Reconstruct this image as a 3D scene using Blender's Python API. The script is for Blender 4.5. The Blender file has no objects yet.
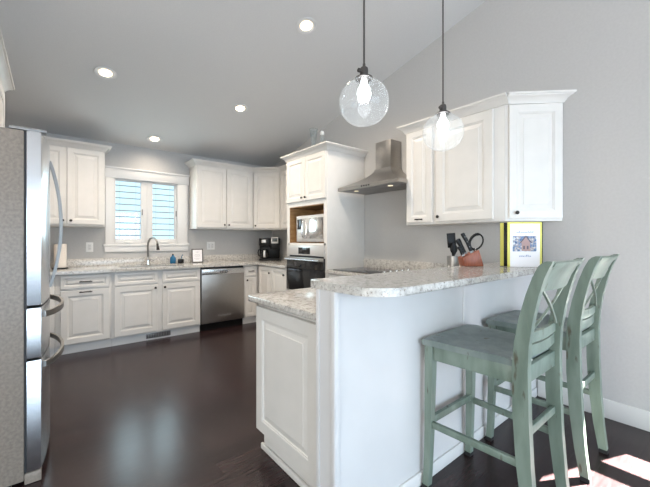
import bpy, bmesh, math, random
from mathutils import Vector, Matrix
random.seed(4)
S = bpy.context.scene
COL = S.collection
PI = math.pi

# ------------------------------------------------------------------ camera
EYE = 1.27
YAW = 39.1
cam_data = bpy.data.cameras.new('camera')
cam = bpy.data.objects.new('camera', cam_data)
COL.objects.link(cam)
cam.location = (0, 0, EYE)
cam.rotation_euler = (PI / 2, 0, -math.radians(YAW))
cam_data.sensor_width = 36.0
cam_data.lens = 36.0 * 337.0 / 650.0
cam_data.shift_y = -(243.5 - 240.0) / 650.0
cam_data.clip_start = 0.03
S.camera = cam

# ------------------------------------------------------------------ colour management
S.view_settings.view_transform = 'Standard'
S.view_settings.look = 'None'
S.view_settings.gamma = 1.0
S.view_settings.use_curve_mapping = False
S.view_settings.exposure = 0.47

# ------------------------------------------------------------------ world: pale daylight sky, trees at the horizon
world = bpy.data.worlds.new('world')
S.world = world
world.use_nodes = True
wn, wl = world.node_tree.nodes, world.node_tree.links
wn.clear()
w_out = wn.new('ShaderNodeOutputWorld')
w_bg = wn.new('ShaderNodeBackground')
w_tc = wn.new('ShaderNodeTexCoord')
w_sep = wn.new('ShaderNodeSeparateXYZ')
w_ramp = wn.new('ShaderNodeValToRGB')
w_noise = wn.new('ShaderNodeTexNoise')
w_noise.inputs['Scale'].default_value = 14.0
w_add = wn.new('ShaderNodeMath'); w_add.operation = 'MULTIPLY_ADD'
w_add.inputs[1].default_value = 0.22
wl.new(w_tc.outputs['Generated'], w_sep.inputs[0])
wl.new(w_tc.outputs['Generated'], w_noise.inputs['Vector'])
wl.new(w_noise.outputs['Fac'], w_add.inputs[0])
w_y = wn.new('ShaderNodeMapRange')                 # open sky beyond the sink window, trees on the living-room side
w_y.inputs[1].default_value = -.1; w_y.inputs[2].default_value = .3; w_y.inputs[3].default_value = 0; w_y.inputs[4].default_value = .35
w_sum = wn.new('ShaderNodeMath'); w_sum.operation = 'ADD'
wl.new(w_sep.outputs['Y'], w_y.inputs[0]); wl.new(w_sep.outputs['Z'], w_sum.inputs[0]); wl.new(w_y.outputs[0], w_sum.inputs[1])
wl.new(w_sum.outputs[0], w_add.inputs[2])
wl.new(w_add.outputs[0], w_ramp.inputs['Fac'])
cr = w_ramp.color_ramp
cr.elements[0].position = 0.0; cr.elements[0].color = (0.16, 0.20, 0.12, 1)
cr.elements[1].position = 0.13; cr.elements[1].color = (0.72, 1.02, 1.12, 1)
e = cr.elements.new(0.10); e.color = (0.13, 0.20, 0.10, 1)
e = cr.elements.new(0.5); e.color = (0.66, 0.98, 1.15, 1)
wl.new(w_ramp.outputs['Color'], w_bg.inputs['Color'])
w_bg.inputs['Strength'].default_value = 1.0
wl.new(w_bg.outputs[0], w_out.inputs['Surface'])

# ------------------------------------------------------------------ sun, daylight at the windows, added fill from the left
def light(name, kind, loc, energy, color, rot=None, **kw):
    d = bpy.data.lights.new(name, kind)
    d.energy = energy; d.color = color
    for k, v in kw.items(): setattr(d, k, v)
    o = bpy.data.objects.new(name, d)
    COL.objects.link(o); o.location = loc
    if rot is not None: o.rotation_euler = rot
    return o
def aim(direction):
    return Vector(direction).to_track_quat('-Z', 'Y').to_euler()
EL = math.radians(55)
light('sun', 'SUN', (6, -3, 6), 210.0, (1.0, 0.93, 0.86),
      aim((-0.93 * math.cos(EL), 0.37 * math.cos(EL), -math.sin(EL))), angle=math.radians(0.6))
light('daylight_rear', 'AREA', (0.6, -3.50, 1.2), 160.0, (0.66, 0.82, 1.0), aim((0, 1, 0.0)),
      shape='RECTANGLE', size=4.6, size_y=2.1)
light('left_window_fill', 'AREA', (-3.40, -1.0, 1.35), 105.0, (1.0, 0.96, 0.90), aim((1, 0.2, 0.45)),  # added at an assumed window, tilted up to brighten ceiling and end panel
      shape='RECTANGLE', size=3.6, size_y=2.1)
for wx in (.825, 1.28):
    light('daylight_sink', 'AREA', (wx, 5.24, 1.68), 3.0, (0.70, 0.92, 1.0), aim((0, -1, -0.05)), shape='RECTANGLE', size=0.28, size_y=0.75)

# ------------------------------------------------------------------ materials
def mat(name, color, rough=0.5, metal=0.0, spec=0.5, emit=None, emit_strength=0.0, coat=0.0):
    m = bpy.data.materials.new(name); m.use_nodes = True
    b = m.node_tree.nodes['Principled BSDF']
    b.inputs['Base Color'].default_value = (*color, 1)
    b.inputs['Roughness'].default_value = rough
    b.inputs['Metallic'].default_value = metal
    b.inputs['Specular IOR Level'].default_value = spec
    b.inputs['Coat Weight'].default_value = coat
    if emit:
        b.inputs['Emission Color'].default_value = (*emit, 1)
        b.inputs['Emission Strength'].default_value = emit_strength
    return m
def nodes(m): return m.node_tree.nodes, m.node_tree.links, m.node_tree.nodes['Principled BSDF']
def add_noise(m, c0, c1, scale=20, detail=4, stretch=(1, 1, 1), lo=0.35, hi=0.65, bump=0.0, coord='Object'):
    n, l, b = nodes(m)
    tc = n.new('ShaderNodeTexCoord'); mp = n.new('ShaderNodeMapping'); ns = n.new('ShaderNodeTexNoise'); rp = n.new('ShaderNodeValToRGB')
    mp.inputs['Scale'].default_value = stretch
    ns.inputs['Scale'].default_value = scale; ns.inputs['Detail'].default_value = detail
    l.new(tc.outputs[coord], mp.inputs[0]); l.new(mp.outputs[0], ns.inputs['Vector']); l.new(ns.outputs['Fac'], rp.inputs['Fac'])
    rp.color_ramp.elements[0].position = lo; rp.color_ramp.elements[0].color = (*c0, 1)
    rp.color_ramp.elements[1].position = hi; rp.color_ramp.elements[1].color = (*c1, 1)
    l.new(rp.outputs['Color'], b.inputs['Base Color'])
    if bump:
        bp = n.new('ShaderNodeBump'); bp.inputs['Strength'].default_value = bump; bp.inputs['Distance'].default_value = 0.004
        l.new(ns.outputs['Fac'], bp.inputs['Height']); l.new(bp.outputs['Normal'], b.inputs['Normal'])
    return m

M = {}
M['wall'] = add_noise(mat('wall_paint', (.45, .44, .43), .75), (.485, .475, .465), (.505, .495, .485), 60, 3, bump=.05)
M['ceiling'] = add_noise(mat('ceiling_paint', (.45, .44, .43), .8), (.63, .622, .615), (.65, .642, .635), 90, 3, bump=.12)
M['trim'] = mat('trim_paint', (.69, .68, .67), .4)
M['cab'] = add_noise(mat('cabinet_paint', (.80, .78, .745), .38), (.66, .64, .61), (.69, .665, .635), 7, 2)
M['barpaint'] = add_noise(mat('bar_paint', (.80, .78, .76), .45), (.61, .60, .60), (.635, .625, .625), 5, 2)
M['steel'] = add_noise(mat('brushed_steel', (.55, .53, .5), .36, 1.0), (.36, .34, .32), (.45, .43, .405), 30, 3, (1, 1, 30), .3, .7)
M['steelv'] = add_noise(mat('brushed_steel_vertical_light', (.6, .6, .6), .27, 1.0), (.60, .60, .61), (.68, .68, .69), 30, 3, (30, 30, 1), .3, .7)
M['fridge_side'] = add_noise(mat('fridge_side_paint', (.3, .27, .25), .42, .0), (.20, .168, .14), (.26, .22, .185), 70, 5, bump=.12)
M['handle_steel'] = mat('satin_handle_steel', (.25, .24, .23), .5, 1.0)
M['chrome'] = mat('chrome', (.72, .7, .68), .14, 1.0)
M['bronze'] = mat('dark_bronze', (.016, .013, .011), .6, .1)
M['socket'] = mat('pendant_socket_metal', (.10, .09, .085), .45, .8)
M['black'] = mat('black_plastic', (.006, .006, .0065), .35, 0, .25)
M['blackglass'] = mat('black_glass', (.008, .008, .009), .06, 0, .6)
M['gapdark'] = mat('dark_gasket', (.03, .03, .032), .6)
M['niche'] = add_noise(mat('niche_wood', (.33, .19, .08), .5), (.29, .16, .065), (.40, .24, .11), 8, 4, (1, 1, 8))
M['blockwood'] = add_noise(mat('knife_block_wood', (.22, .06, .025), .4), (.19, .045, .02), (.30, .085, .035), 14, 4, (8, 8, 1))
M['yellow'] = mat('yellow_cover', (.66, .62, .13), .45)
M['paper'] = mat('white_paper', (.83, .81, .83), .5)
M['papertowel'] = mat('cream_paper', (.74, .68, .62), .8)
M['blueink'] = mat('blue_ink', (.12, .2, .42), .6)
M['greyink'] = mat('grey_ink', (.35, .33, .36), .6)
M['bluesoap'] = mat('blue_soap_bottle', (.02, .13, .26), .2)
M['outlet'] = mat('outlet_plate', (.78, .77, .75), .4)
M['vent'] = mat('vent_metal', (.25, .24, .235), .45, .5)
M['lcd'] = mat('lcd_screen', (.05, .06, .06), .2)
M['silverplastic'] = mat('silver_plastic', (.62, .61, .60), .3, .4)
M['fabricfoot'] = mat('black_felt', (.01, .01, .011), .9)
M['slat'] = mat('backlit_slat', (.22, .26, .27), .5)  # white slats coloured dark: their backlit shade is in the colour
M['downlight'] = mat('downlight_lens', (1, .95, .85), .4, emit=(1.0, .90, .72), emit_strength=6)
M['diffuser'] = mat('downlight_diffuser', (1, .9, .75), .4, emit=(1.0, .66, .38), emit_strength=.95)
M['bulb'] = mat('bulb_glow', (1, 1, 1), .3, emit=(.93, .97, 1.0), emit_strength=9)
M['hoodlamp'] = mat('hood_lamp', (1, .9, .7), .3, emit=(1, .82, .55), emit_strength=.6)

def glass_mat(name, tint, gloss_rough=.03, haze=.0, haze_col=(.9, .93, .95), ior=1.45):
    m = bpy.data.materials.new(name); m.use_nodes = True
    n, l = m.node_tree.nodes, m.node_tree.links
    n.clear()
    out = n.new('ShaderNodeOutputMaterial'); tr = n.new('ShaderNodeBsdfTransparent'); gl = n.new('ShaderNodeBsdfGlossy')
    fr = n.new('ShaderNodeFresnel'); mx = n.new('ShaderNodeMixShader')
    tr.inputs['Color'].default_value = (*tint, 1); gl.inputs['Roughness'].default_value = gloss_rough
    gm = n.new('ShaderNodeNewGeometry'); mr_ = n.new('ShaderNodeMapRange')   # same reflectance from both faces of the thin sheet
    mr_.inputs[3].default_value = ior; mr_.inputs[4].default_value = 1.0 / ior
    l.new(gm.outputs['Backfacing'], mr_.inputs[0]); l.new(mr_.outputs[0], fr.inputs['IOR'])
    l.new(fr.outputs[0], mx.inputs['Fac']); l.new(tr.outputs[0], mx.inputs[1]); l.new(gl.outputs[0], mx.inputs[2])
    last = mx
    if haze:
        tl = n.new('ShaderNodeBsdfTranslucent'); df = n.new('ShaderNodeBsdfDiffuse'); ad = n.new('ShaderNodeMixShader')
        tl.inputs['Color'].default_value = (*haze_col, 1); df.inputs['Color'].default_value = (*haze_col, 1)
        l.new(tl.outputs[0], ad.inputs[1]); l.new(df.outputs[0], ad.inputs[2])
        tc = n.new('ShaderNodeTexCoord'); vo = n.new('ShaderNodeTexNoise'); rp = n.new('ShaderNodeMapRange')
        vo.inputs['Scale'].default_value = 38; vo.inputs['Detail'].default_value = 3
        rp.inputs[1].default_value = .35; rp.inputs[2].default_value = .75
        rp.inputs[3].default_value = haze * .55; rp.inputs[4].default_value = haze * 2.0
        l.new(tc.outputs['Object'], vo.inputs['Vector']); l.new(vo.outputs['Fac'], rp.inputs[0])
        m2 = n.new('ShaderNodeMixShader')
        l.new(rp.outputs[0], m2.inputs['Fac']); l.new(mx.outputs[0], m2.inputs[1]); l.new(ad.outputs[0], m2.inputs[2])
        last = m2
    l.new(last.outputs[0], out.inputs['Surface'])
    return m
M['pane'] = glass_mat('window_glass', (.97, .99, 1.0))
M['globe'] = glass_mat('seeded_globe_glass', (.955, .965, .97), .04, .05, ior=1.4)
M['clearglass'] = glass_mat('clear_vase_glass', (.9, .92, .92), .04, .10, ior=1.5)

# granite
def granite():
    m = mat('speckled_granite', (.6, .58, .55), .14, 0, .5)
    n, l, b = nodes(m)
    tc = n.new('ShaderNodeTexCoord')
    n1 = n.new('ShaderNodeTexNoise'); n1.inputs['Scale'].default_value = 36; n1.inputs['Detail'].default_value = 8; n1.inputs['Roughness'].default_value = .7
    v = n.new('ShaderNodeTexVoronoi'); v.inputs['Scale'].default_value = 150
    n2 = n.new('ShaderNodeTexNoise'); n2.inputs['Scale'].default_value = 110; n2.inputs['Detail'].default_value = 3
    r1 = n.new('ShaderNodeValToRGB'); r2 = n.new('ShaderNodeValToRGB'); r3 = n.new('ShaderNodeValToRGB')
    for t in (n1, v, n2): l.new(tc.outputs['Object'], t.inputs['Vector'])
    r1.color_ramp.elements[0].position = .36; r1.color_ramp.elements[0].color = (.33, .315, .295, 1)
    r1.color_ramp.elements[1].position = .60; r1.color_ramp.elements[1].color = (.65, .635, .605, 1)
    x = r1.color_ramp.elements.new(.48); x.color = (.55, .53, .50, 1)
    l.new(n1.outputs['Fac'], r1.inputs['Fac'])
    r2.color_ramp.elements[0].position = .60; r2.color_ramp.elements[0].color = (0, 0, 0, 1)
    r2.color_ramp.elements[1].position = .70; r2.color_ramp.elements[1].color = (1, 1, 1, 1)
    l.new(n2.outputs['Fac'], r2.inputs['Fac'])
    mx = n.new('ShaderNodeMix'); mx.data_type = 'RGBA'
    mx.inputs[7].default_value = (.20, .16, .13, 1)
    l.new(r2.outputs['Color'], mx.inputs[0]); l.new(r1.outputs['Color'], mx.inputs[6])
    mx2 = n.new('ShaderNodeMix'); mx2.data_type = 'RGBA'; mx2.blend_type = 'MULTIPLY'; mx2.inputs[0].default_value = .35
    l.new(mx.outputs[2], mx2.inputs[6]); l.new(v.outputs['Color'], r3.inputs['Fac']); l.new(r3.outputs['Color'], mx2.inputs[7])
    r3.color_ramp.elements[0].color = (.55, .52, .5, 1)
    l.new(mx2.outputs[2], b.inputs['Base Color'])
    return m
M['granite'] = granite()

# dark plank floor: boards run along X
def floor_mat():
    m = mat('dark_plank_floor', (.03, .018, .016), .26, 0, .35)
    n, l, b = nodes(m)
    tc = n.new('ShaderNodeTexCoord'); br = n.new('ShaderNodeTexBrick')
    br.inputs['Scale'].default_value = 1.0
    br.inputs['Brick Width'].default_value = 1.15; br.inputs['Row Height'].default_value = .125
    br.inputs['Mortar Size'].default_value = .0016; br.inputs['Mortar Smooth'].default_value = .3
    br.offset = .37
    br.inputs['Color1'].default_value = (.019, .0105, .0112, 1); br.inputs['Color2'].default_value = (.032, .018, .0185, 1)
    br.inputs['Mortar'].default_value = (.008, .005, .005, 1)
    l.new(tc.outputs['Object'], br.inputs['Vector'])
    mp = n.new('ShaderNodeMapping'); mp.inputs['Scale'].default_value = (1.2, 14, 1)
    ns = n.new('ShaderNodeTexNoise'); ns.inputs['Scale'].default_value = 5; ns.inputs['Detail'].default_value = 6
    l.new(tc.outputs['Object'], mp.inputs[0]); l.new(mp.outputs[0], ns.inputs['Vector'])
    rp = n.new('ShaderNodeValToRGB'); rp.color_ramp.elements[0].position = .3; rp.color_ramp.elements[0].color = (.72, .72, .72, 1)
    rp.color_ramp.elements[1].position = .7; rp.color_ramp.elements[1].color = (1.25, 1.2, 1.2, 1)
    l.new(ns.outputs['Fac'], rp.inputs['Fac'])
    mx = n.new('ShaderNodeMix'); mx.data_type = 'RGBA'; mx.blend_type = 'MULTIPLY'; mx.inputs[0].default_value = 1
    l.new(br.outputs['Color'], mx.inputs[6]); l.new(rp.outputs['Color'], mx.inputs[7])
    l.new(mx.outputs[2], b.inputs['Base Color'])
    mr = n.new('ShaderNodeMapRange'); mr.inputs[3].default_value = .17; mr.inputs[4].default_value = .30
    l.new(ns.outputs['Fac'], mr.inputs[0]); l.new(mr.outputs[0], b.inputs['Roughness'])
    bp = n.new('ShaderNodeBump'); bp.inputs['Strength'].default_value = .22; bp.inputs['Distance'].default_value = .004
    mm = n.new('ShaderNodeMath'); mm.operation = 'MULTIPLY_ADD'; mm.inputs[1].default_value = .5
    iv = n.new('ShaderNodeMath'); iv.operation = 'SUBTRACT'; iv.inputs[0].default_value = 1
    l.new(br.outputs['Fac'], iv.inputs[1]); l.new(ns.outputs['Fac'], mm.inputs[0]); l.new(iv.outputs[0], mm.inputs[2])
    l.new(mm.outputs[0], bp.inputs['Height']); l.new(bp.outputs['Normal'], b.inputs['Normal'])
    return m
M['floor'] = floor_mat()

# distressed sage paint for the stools
def stool_mat(name, a, b_, worn):
    m = mat(name, a, .38)
    n, l, b = nodes(m)
    tc = n.new('ShaderNodeTexCoord'); mp = n.new('ShaderNodeMapping'); mp.inputs['Scale'].default_value = (1, 1, .25)
    ns = n.new('ShaderNodeTexNoise'); ns.inputs['Scale'].default_value = 16; ns.inputs['Detail'].default_value = 6
    n2 = n.new('ShaderNodeTexNoise'); n2.inputs['Scale'].default_value = 34; n2.inputs['Detail'].default_value = 4
    l.new(tc.outputs['Object'], mp.inputs[0]); l.new(mp.outputs[0], ns.inputs['Vector']); l.new(mp.outputs[0], n2.inputs['Vector'])
    r1 = n.new('ShaderNodeValToRGB'); r1.color_ramp.elements[0].position = .35; r1.color_ramp.elements[0].color = (*a, 1)
    r1.color_ramp.elements[1].position = .65; r1.color_ramp.elements[1].color = (*b_, 1)
    r2 = n.new('ShaderNodeValToRGB'); r2.color_ramp.elements[0].position = .64; r2.color_ramp.elements[0].color = (0, 0, 0, 1)
    r2.color_ramp.elements[1].position = .72; r2.color_ramp.elements[1].color = (1, 1, 1, 1)
    l.new(ns.outputs['Fac'], r1.inputs['Fac']); l.new(n2.outputs['Fac'], r2.inputs['Fac'])
    mx = n.new('ShaderNodeMix'); mx.data_type = 'RGBA'; mx.inputs[7].default_value = (*worn, 1)
    l.new(r2.outputs['Color'], mx.inputs[0]); l.new(r1.outputs['Color'], mx.inputs[6]); l.new(mx.outputs[2], b.inputs['Base Color'])
    return m
M['sage'] = stool_mat('distressed_sage_paint', (.130, .172, .138), (.200, .252, .210), (.08, .07, .045))
M['seat'] = stool_mat('worn_grey_green_seat', (.135, .17, .16), (.20, .235, .22), (.09, .075, .05))

# printed house picture for the book cover
def picture_mat():
    m = mat('cover_picture_print', (.4, .4, .5), .5)
    n, l, b = nodes(m)
    tc = n.new('ShaderNodeTexCoord'); ns = n.new('ShaderNodeTexNoise'); ns.inputs['Scale'].default_value = 55; ns.inputs['Detail'].default_value = 4
    rp = n.new('ShaderNodeValToRGB')
    l.new(tc.outputs['Object'], ns.inputs['Vector']); l.new(ns.outputs['Fac'], rp.inputs['Fac'])
    c = rp.color_ramp; c.elements[0].position = .36; c.elements[0].color = (.03, .06, .14, 1)
    c.elements[1].position = .64; c.elements[1].color = (.62, .66, .74, 1)
    x = c.elements.new(.48); x.color = (.16, .25, .42, 1)
    x = c.elements.new(.56); x.color = (.36, .28, .24, 1)
    l.new(rp.outputs['Color'], b.inputs['Base Color'])
    return m
M['picture'] = picture_mat()
M['housepink'] = mat('printed_house', (.38, .24, .22), .5)
M['housedark'] = mat('printed_roof', (.10, .08, .10), .5)

# ------------------------------------------------------------------ mesh helpers
class MB:
    def __init__(s): s.bm = bmesh.new()
    def ring(s, pts): return [s.bm.verts.new(p) for p in pts]
    def bridge(s, a, b, closed=True):
        n = len(a)
        for i in range(n if closed else n - 1):
            j = (i + 1) % n
            try: s.bm.faces.new((a[i], a[j], b[j], b[i]))
            except ValueError: pass
    def cap(s, r, flip=False):
        try: s.bm.faces.new(list(reversed(r)) if flip else r)
        except ValueError: pass
    def loft(s, rings, caps=True, closed_path=False):
        rs = [s.ring(r) for r in rings]
        for a, b in zip(rs, rs[1:]): s.bridge(a, b)
        if closed_path: s.bridge(rs[-1], rs[0])
        elif caps: s.cap(rs[0], True); s.cap(rs[-1])
        return s
    def box(s, x0, x1, y0, y1, z0, z1, b=0.0, seg=2):
        r = bmesh.ops.create_cube(s.bm, size=1.0)
        vs = r['verts']
        for v in vs:
            v.co = Vector((x0 + (v.co.x + .5) * (x1 - x0), y0 + (v.co.y + .5) * (y1 - y0), z0 + (v.co.z + .5) * (z1 - z0)))
        if b > 0:
            es = list({e for v in vs for e in v.link_edges})
            bmesh.ops.bevel(s.bm, geom=es, offset=b, segments=seg, affect='EDGES', profile=.5)
        return s
    def obox(s, c, ax, ay, az, b=0.0):
        """box with half-axis vectors"""
        c = Vector(c); ax = Vector(ax); ay = Vector(ay); az = Vector(az)
        lo = [c - ax - ay - az, c + ax - ay - az, c + ax + ay - az, c - ax + ay - az]
        hi = [p + 2 * az for p in lo]
        a, d = s.ring(lo), s.ring(hi)
        s.bridge(a, d); s.cap(a, True); s.cap(d)
        if b > 0:
            es = list({e for v in a + d for e in v.link_edges})
            bmesh.ops.bevel(s.bm, geom=es, offset=b, segments=2, affect='EDGES', profile=.5)
        return s
    def tube(s, pts, r, n=10, caps=True):
        pts = [Vector(p) for p in pts]
        rad = r if isinstance(r, (list, tuple)) else [r] * len(pts)
        t0 = (pts[1] - pts[0]).normalized()
        u = t0.orthogonal().normalized()
        rings = []
        for i, p in enumerate(pts):
            t = (pts[min(i + 1, len(pts) - 1)] - pts[max(i - 1, 0)]).normalized()
            u = (u - t * u.dot(t)).normalized(); v = t.cross(u)
            rings.append([p + rad[i] * (math.cos(2 * PI * k / n) * u + math.sin(2 * PI * k / n) * v) for k in range(n)])
        return s.loft(rings, caps)
    def lathe(s, prof, c=(0, 0, 0), n=24, axis='z', mat4=None, sx=1.0, sy=1.0, caps=True):
        c = Vector(c)
        rings = []
        for r, z in prof:
            ring = []
            for k in range(n):
                a = 2 * PI * k / n
                p = Vector((max(r, 1e-5) * math.cos(a) * sx, max(r, 1e-5) * math.sin(a) * sy, z))
                if axis == '-y': p = Vector((p.x, -p.z, p.y))
                elif axis == 'x': p = Vector((p.z, p.x, p.y))
                elif axis == '-x': p = Vector((-p.z, -p.x, p.y))
                if mat4 is not None: p = mat4 @ p
                ring.append(c + p)
            rings.append(ring)
        return s.loft(rings, caps)
    def prism(s, outline, z0, z1, b=0.0, seg=3):
        lo = s.ring([(x, y, z0) for x, y in outline]); hi = s.ring([(x, y, z1) for x, y in outline])
        s.bridge(lo, hi); s.cap(lo, True); s.cap(hi)
        if b > 0:
            es = []
            for rr in (lo, hi):
                for i in range(len(rr)):
                    e_ = s.bm.edges.get((rr[i], rr[(i + 1) % len(rr)]))
                    if e_: es.append(e_)
            bmesh.ops.bevel(s.bm, geom=es, offset=b, segments=seg, affect='EDGES', profile=.5)
        return s
    def prism_x(s, yz, x0, x1):
        lo = s.ring([(x0, y, z) for y, z in yz]); hi = s.ring([(x1, y, z) for y, z in yz])
        s.bridge(lo, hi); s.cap(lo, True); s.cap(hi); return s
    def panel(s, x, z, w, h, t=.02, frame=.055, y=0.0, raise_=.006):
        """raised panel front facing -y: outer rectangle at (x,z) w x h, front at y-t"""
        f = min(frame, .30 * min(w, h))
        k = min(1.0, min(w, h) / .22)
        steps = [(0, 0), (0, t - .003), (.003, t), (f, t), (f + .004 * k, t - .004), (f + .010 * k, t - .004), (f + .013 * k, t - .0095), (f + .019 * k, t - .0095), (f + .046 * k, t - .0035), (f + .048 * k, t - .001)]
        rings = []
        for ins, d in steps:
            rings.append([(x + ins, y - d, z + ins), (x + w - ins, y - d, z + ins), (x + w - ins, y - d, z + h - ins), (x + ins, y - d, z + h - ins)])
        return s.loft(rings)
    def crown(s, path, z0, hgt=.072, out=.068, end=None):
        """crown moulding along an open 2-D path, outward to the right of travel"""
        prof = [(0, 0), (.012, 0), (.014, .010), (.02, .016), (.026, .028), (.042, .042), (.056, .049), (.058, .055), (out, .058), (out, hgt), (0, hgt)]
        P = [Vector((p[0], p[1])) for p in path]
        dirs = [(b - a).normalized() for a, b in zip(P, P[1:])]
        nor = [Vector((d.y, -d.x)) for d in dirs]
        rings = []
        for i, p in enumerate(P):
            if i == 0: m, sc = nor[0], 1
            elif i == len(P) - 1:
                m, sc = nor[-1], 1
                if end is not None: m = Vector(end).normalized(); sc = 1 / max(.3, m.dot(nor[-1]))
            else:
                m = (nor[i - 1] + nor[i]).normalized(); sc = 1 / max(.3, m.dot(nor[i]))
            rings.append([(p.x + m.x * o * sc, p.y + m.y * o * sc, z0 + z) for o, z in prof])
        return s.loft(rings)
    def build(s, name, m, parent=None, loc=(0, 0, 0), rot=None, angle=35):
        bmesh.ops.recalc_face_normals(s.bm, faces=s.bm.faces)
        me = bpy.data.meshes.new(name)
        s.bm.to_mesh(me); s.bm.free()
        for p in me.polygons: p.use_smooth = True
        me.set_sharp_from_angle(angle=math.radians(angle))
        me.materials.append(M[m] if isinstance(m, str) else m)
        o = bpy.data.objects.new(name, me)
        COL.objects.link(o)
        if parent is not None: o.parent = parent
        o.location = loc
        if rot is not None: o.rotation_euler = rot
        return o

def tag(o, label, cat, group=None):
    o['label'] = label; o['category'] = cat
    if group: o['group'] = group
    return o
def thing(name, label, cat, loc=(0, 0, 0), rz=0.0, group=None):
    o = bpy.data.objects.new(name, None); COL.objects.link(o)
    o.empty_display_size = .1
    o.location = loc; o.rotation_euler = (0, 0, rz)
    return tag(o, label, cat, group)
def struct(name, mb, m, parent=None, **kw):
    o = mb.build(name, m, parent, **kw)
    if parent is None: o['kind'] = 'structure'
    return o
def kids(o): return [c for c in bpy.data.objects if c.parent == o]
def copy_tree(o, parent=None):
    c = o.copy(); COL.objects.link(c)
    if parent is not None: c.parent = parent
    for k in kids(o): copy_tree(k, c)
    return c

def knob(parent, x, z, y=-.02):
    return MB().lathe([(.005, 0), (.005, .012), (.013, .016), (.015, .022), (.012, .028), (.001, .030)], (x, y, z), 14, '-y').build('knob', 'bronze', parent)
def pull(parent, x, z, w=.11, y=-.02, name='handle'):
    mb = MB()
    mb.tube([(x - w / 2, y - .026, z), (x - w / 4, y - .030, z), (x + w / 4, y - .030, z), (x + w / 2, y - .026, z)], .006, 8)
    for sx in (-.36, .36): mb.tube([(x + sx * w, y + .001, z), (x + sx * w, y - .028, z)], [.008, .005], 8)
    return mb.build(name, 'bronze', parent)

# ------------------------------------------------------------------ the room
RW, BW, LW = 3.085, 5.295, -0.87          # right wall, back wall, left wall
CZ, CS = 2.57, 0.232                       # ceiling height at back wall, slope
RIDGE = -0.2
def ceil_z(y):
    if y >= RIDGE: return CZ + CS * (BW - y)
    return CZ + CS * (BW - RIDGE) - .20 * (RIDGE - y)
RY = -3.7
XL = -3.6

struct('floor', MB().box(XL - .15, RW + .15, RY - .15, BW + .15, -.12, 0), 'floor')
cl = MB()
for y0, y1 in ((RIDGE, BW + .15), (RY - .15, RIDGE)):
    cl.prism_x([(y0, ceil_z(y0)), (y1, ceil_z(y1) if y1 != RIDGE else ceil_z(RIDGE)), (y1, ceil_z(y1) + .15), (y0, ceil_z(y0) + .15)], XL - .15, RW + .15)
struct('ceiling', cl, 'ceiling')

WX0, WX1, WZ0, WZ1 = .60, 1.50, 1.21, 2.15     # kitchen window opening
wb = MB()
wb.box(LW, WX0, BW, BW + .14, 0, CZ); wb.box(WX1, RW, BW, BW + .14, 0, CZ)
wb.box(WX0, WX1, BW, BW + .14, 0, WZ0); wb.box(WX0, WX1, BW, BW + .14, WZ1, CZ)
struct('wall_back', wb, 'wall')
# right wall with a double-hung window just outside the picture
SY0, SY1, SZ0, SZ1 = -.75, .25, .67, 1.85
wr = MB()
def yz(y0, y1): return [(y0, 0), (y1, 0), (y1, ceil_z(y1)), (y0, ceil_z(y0))]
wr.prism_x(yz(SY1, BW + .14), RW, RW + .12)
wr.prism_x([(SY0, 0), (SY1, 0), (SY1, SZ0), (SY0, SZ0)], RW, RW + .12)
wr.prism_x([(SY0, SZ1), (SY1, SZ1), (SY1, ceil_z(SY1)), (RIDGE, ceil_z(RIDGE)), (SY0, ceil_z(SY0))], RW, RW + .12)
wr.prism_x(yz(RY, SY0), RW, RW + .12)
struct('wall_right', wr, 'wall')
wl_ = MB()
wl_.prism_x(yz(2.20, BW + .14), LW - .12, LW)
wl_.box(XL, LW - .12, 2.20, 2.32, 0, ceil_z(2.3))
struct('wall_left', wl_, 'wall')
# far left and rear walls of the living area behind the camera, with big windows
wf = MB()
wf.prism_x(yz(.9, 2.32), XL - .12, XL); wf.prism_x(yz(RY, -2.9), XL - .12, XL)
wf.prism_x([(-2.9, 0), (.9, 0), (.9, .25), (-2.9, .25)], XL - .12, XL)
wf.prism_x([(-2.9, 2.4), (.9, 2.4), (.9, ceil_z(.9)), (RIDGE, ceil_z(RIDGE)), (-2.9, ceil_z(-2.9))], XL - .12, XL)
struct('wall_living', wf, 'wall')
we = MB()
zr = ceil_z(RY)
we.box(XL - .12, -1.75, RY - .12, RY, 0, zr); we.box(2.95, RW + .12, RY - .12, RY, 0, zr)
we.box(-1.75, 2.95, RY - .12, RY, 2.4, zr); we.box(-1.75, 2.95, RY - .12, RY, 0, .25)
struct('wall_rear', we, 'wall')

struct('baseboard_right', MB().box(RW - .015, RW - .0005, RY, 1.035, 0, .135, .004), 'trim')

# kitchen window: casing, two sashes with panes
w1 = bpy.data.objects.new('window_1', None); COL.objects.link(w1); w1.location = (0, BW, 0); w1['kind'] = 'structure'
cs = MB()
cs.box(.555, .652, -.022, -.0005, 1.20, 2.165, .004); cs.box(1.455, 1.605, -.022, -.0005, 1.20, 2.165, .004)
cs.box(.535, 1.625, -.028, -.0005, 2.10, 2.235, .004); cs.box(.52, 1.64, -.04, -.0005, 2.225, 2.25, .004)
cs.box(.53, 1.63, -.035, -.0005, 1.185, 1.215, .004); cs.box(.545, 1.615, -.022, -.0005, 1.11, 1.19, .004)
cs.build('casing', 'trim', w1)
sf = MB()
for a, b in ((.60, 1.055), (1.055, 1.50)):
    sf.box(a, a + .075, .01, .06, 1.212, 2.148, .004); sf.box(b - .075, b, .01, .06, 1.212, 2.148, .004)
    sf.box(a + .07, b - .07, .012, .058, 1.212, 1.285, .003); sf.box(a + .07, b - .07, .012, .058, 2.075, 2.148, .003)
sf.build('sash_frame', 'trim', w1)
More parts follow.
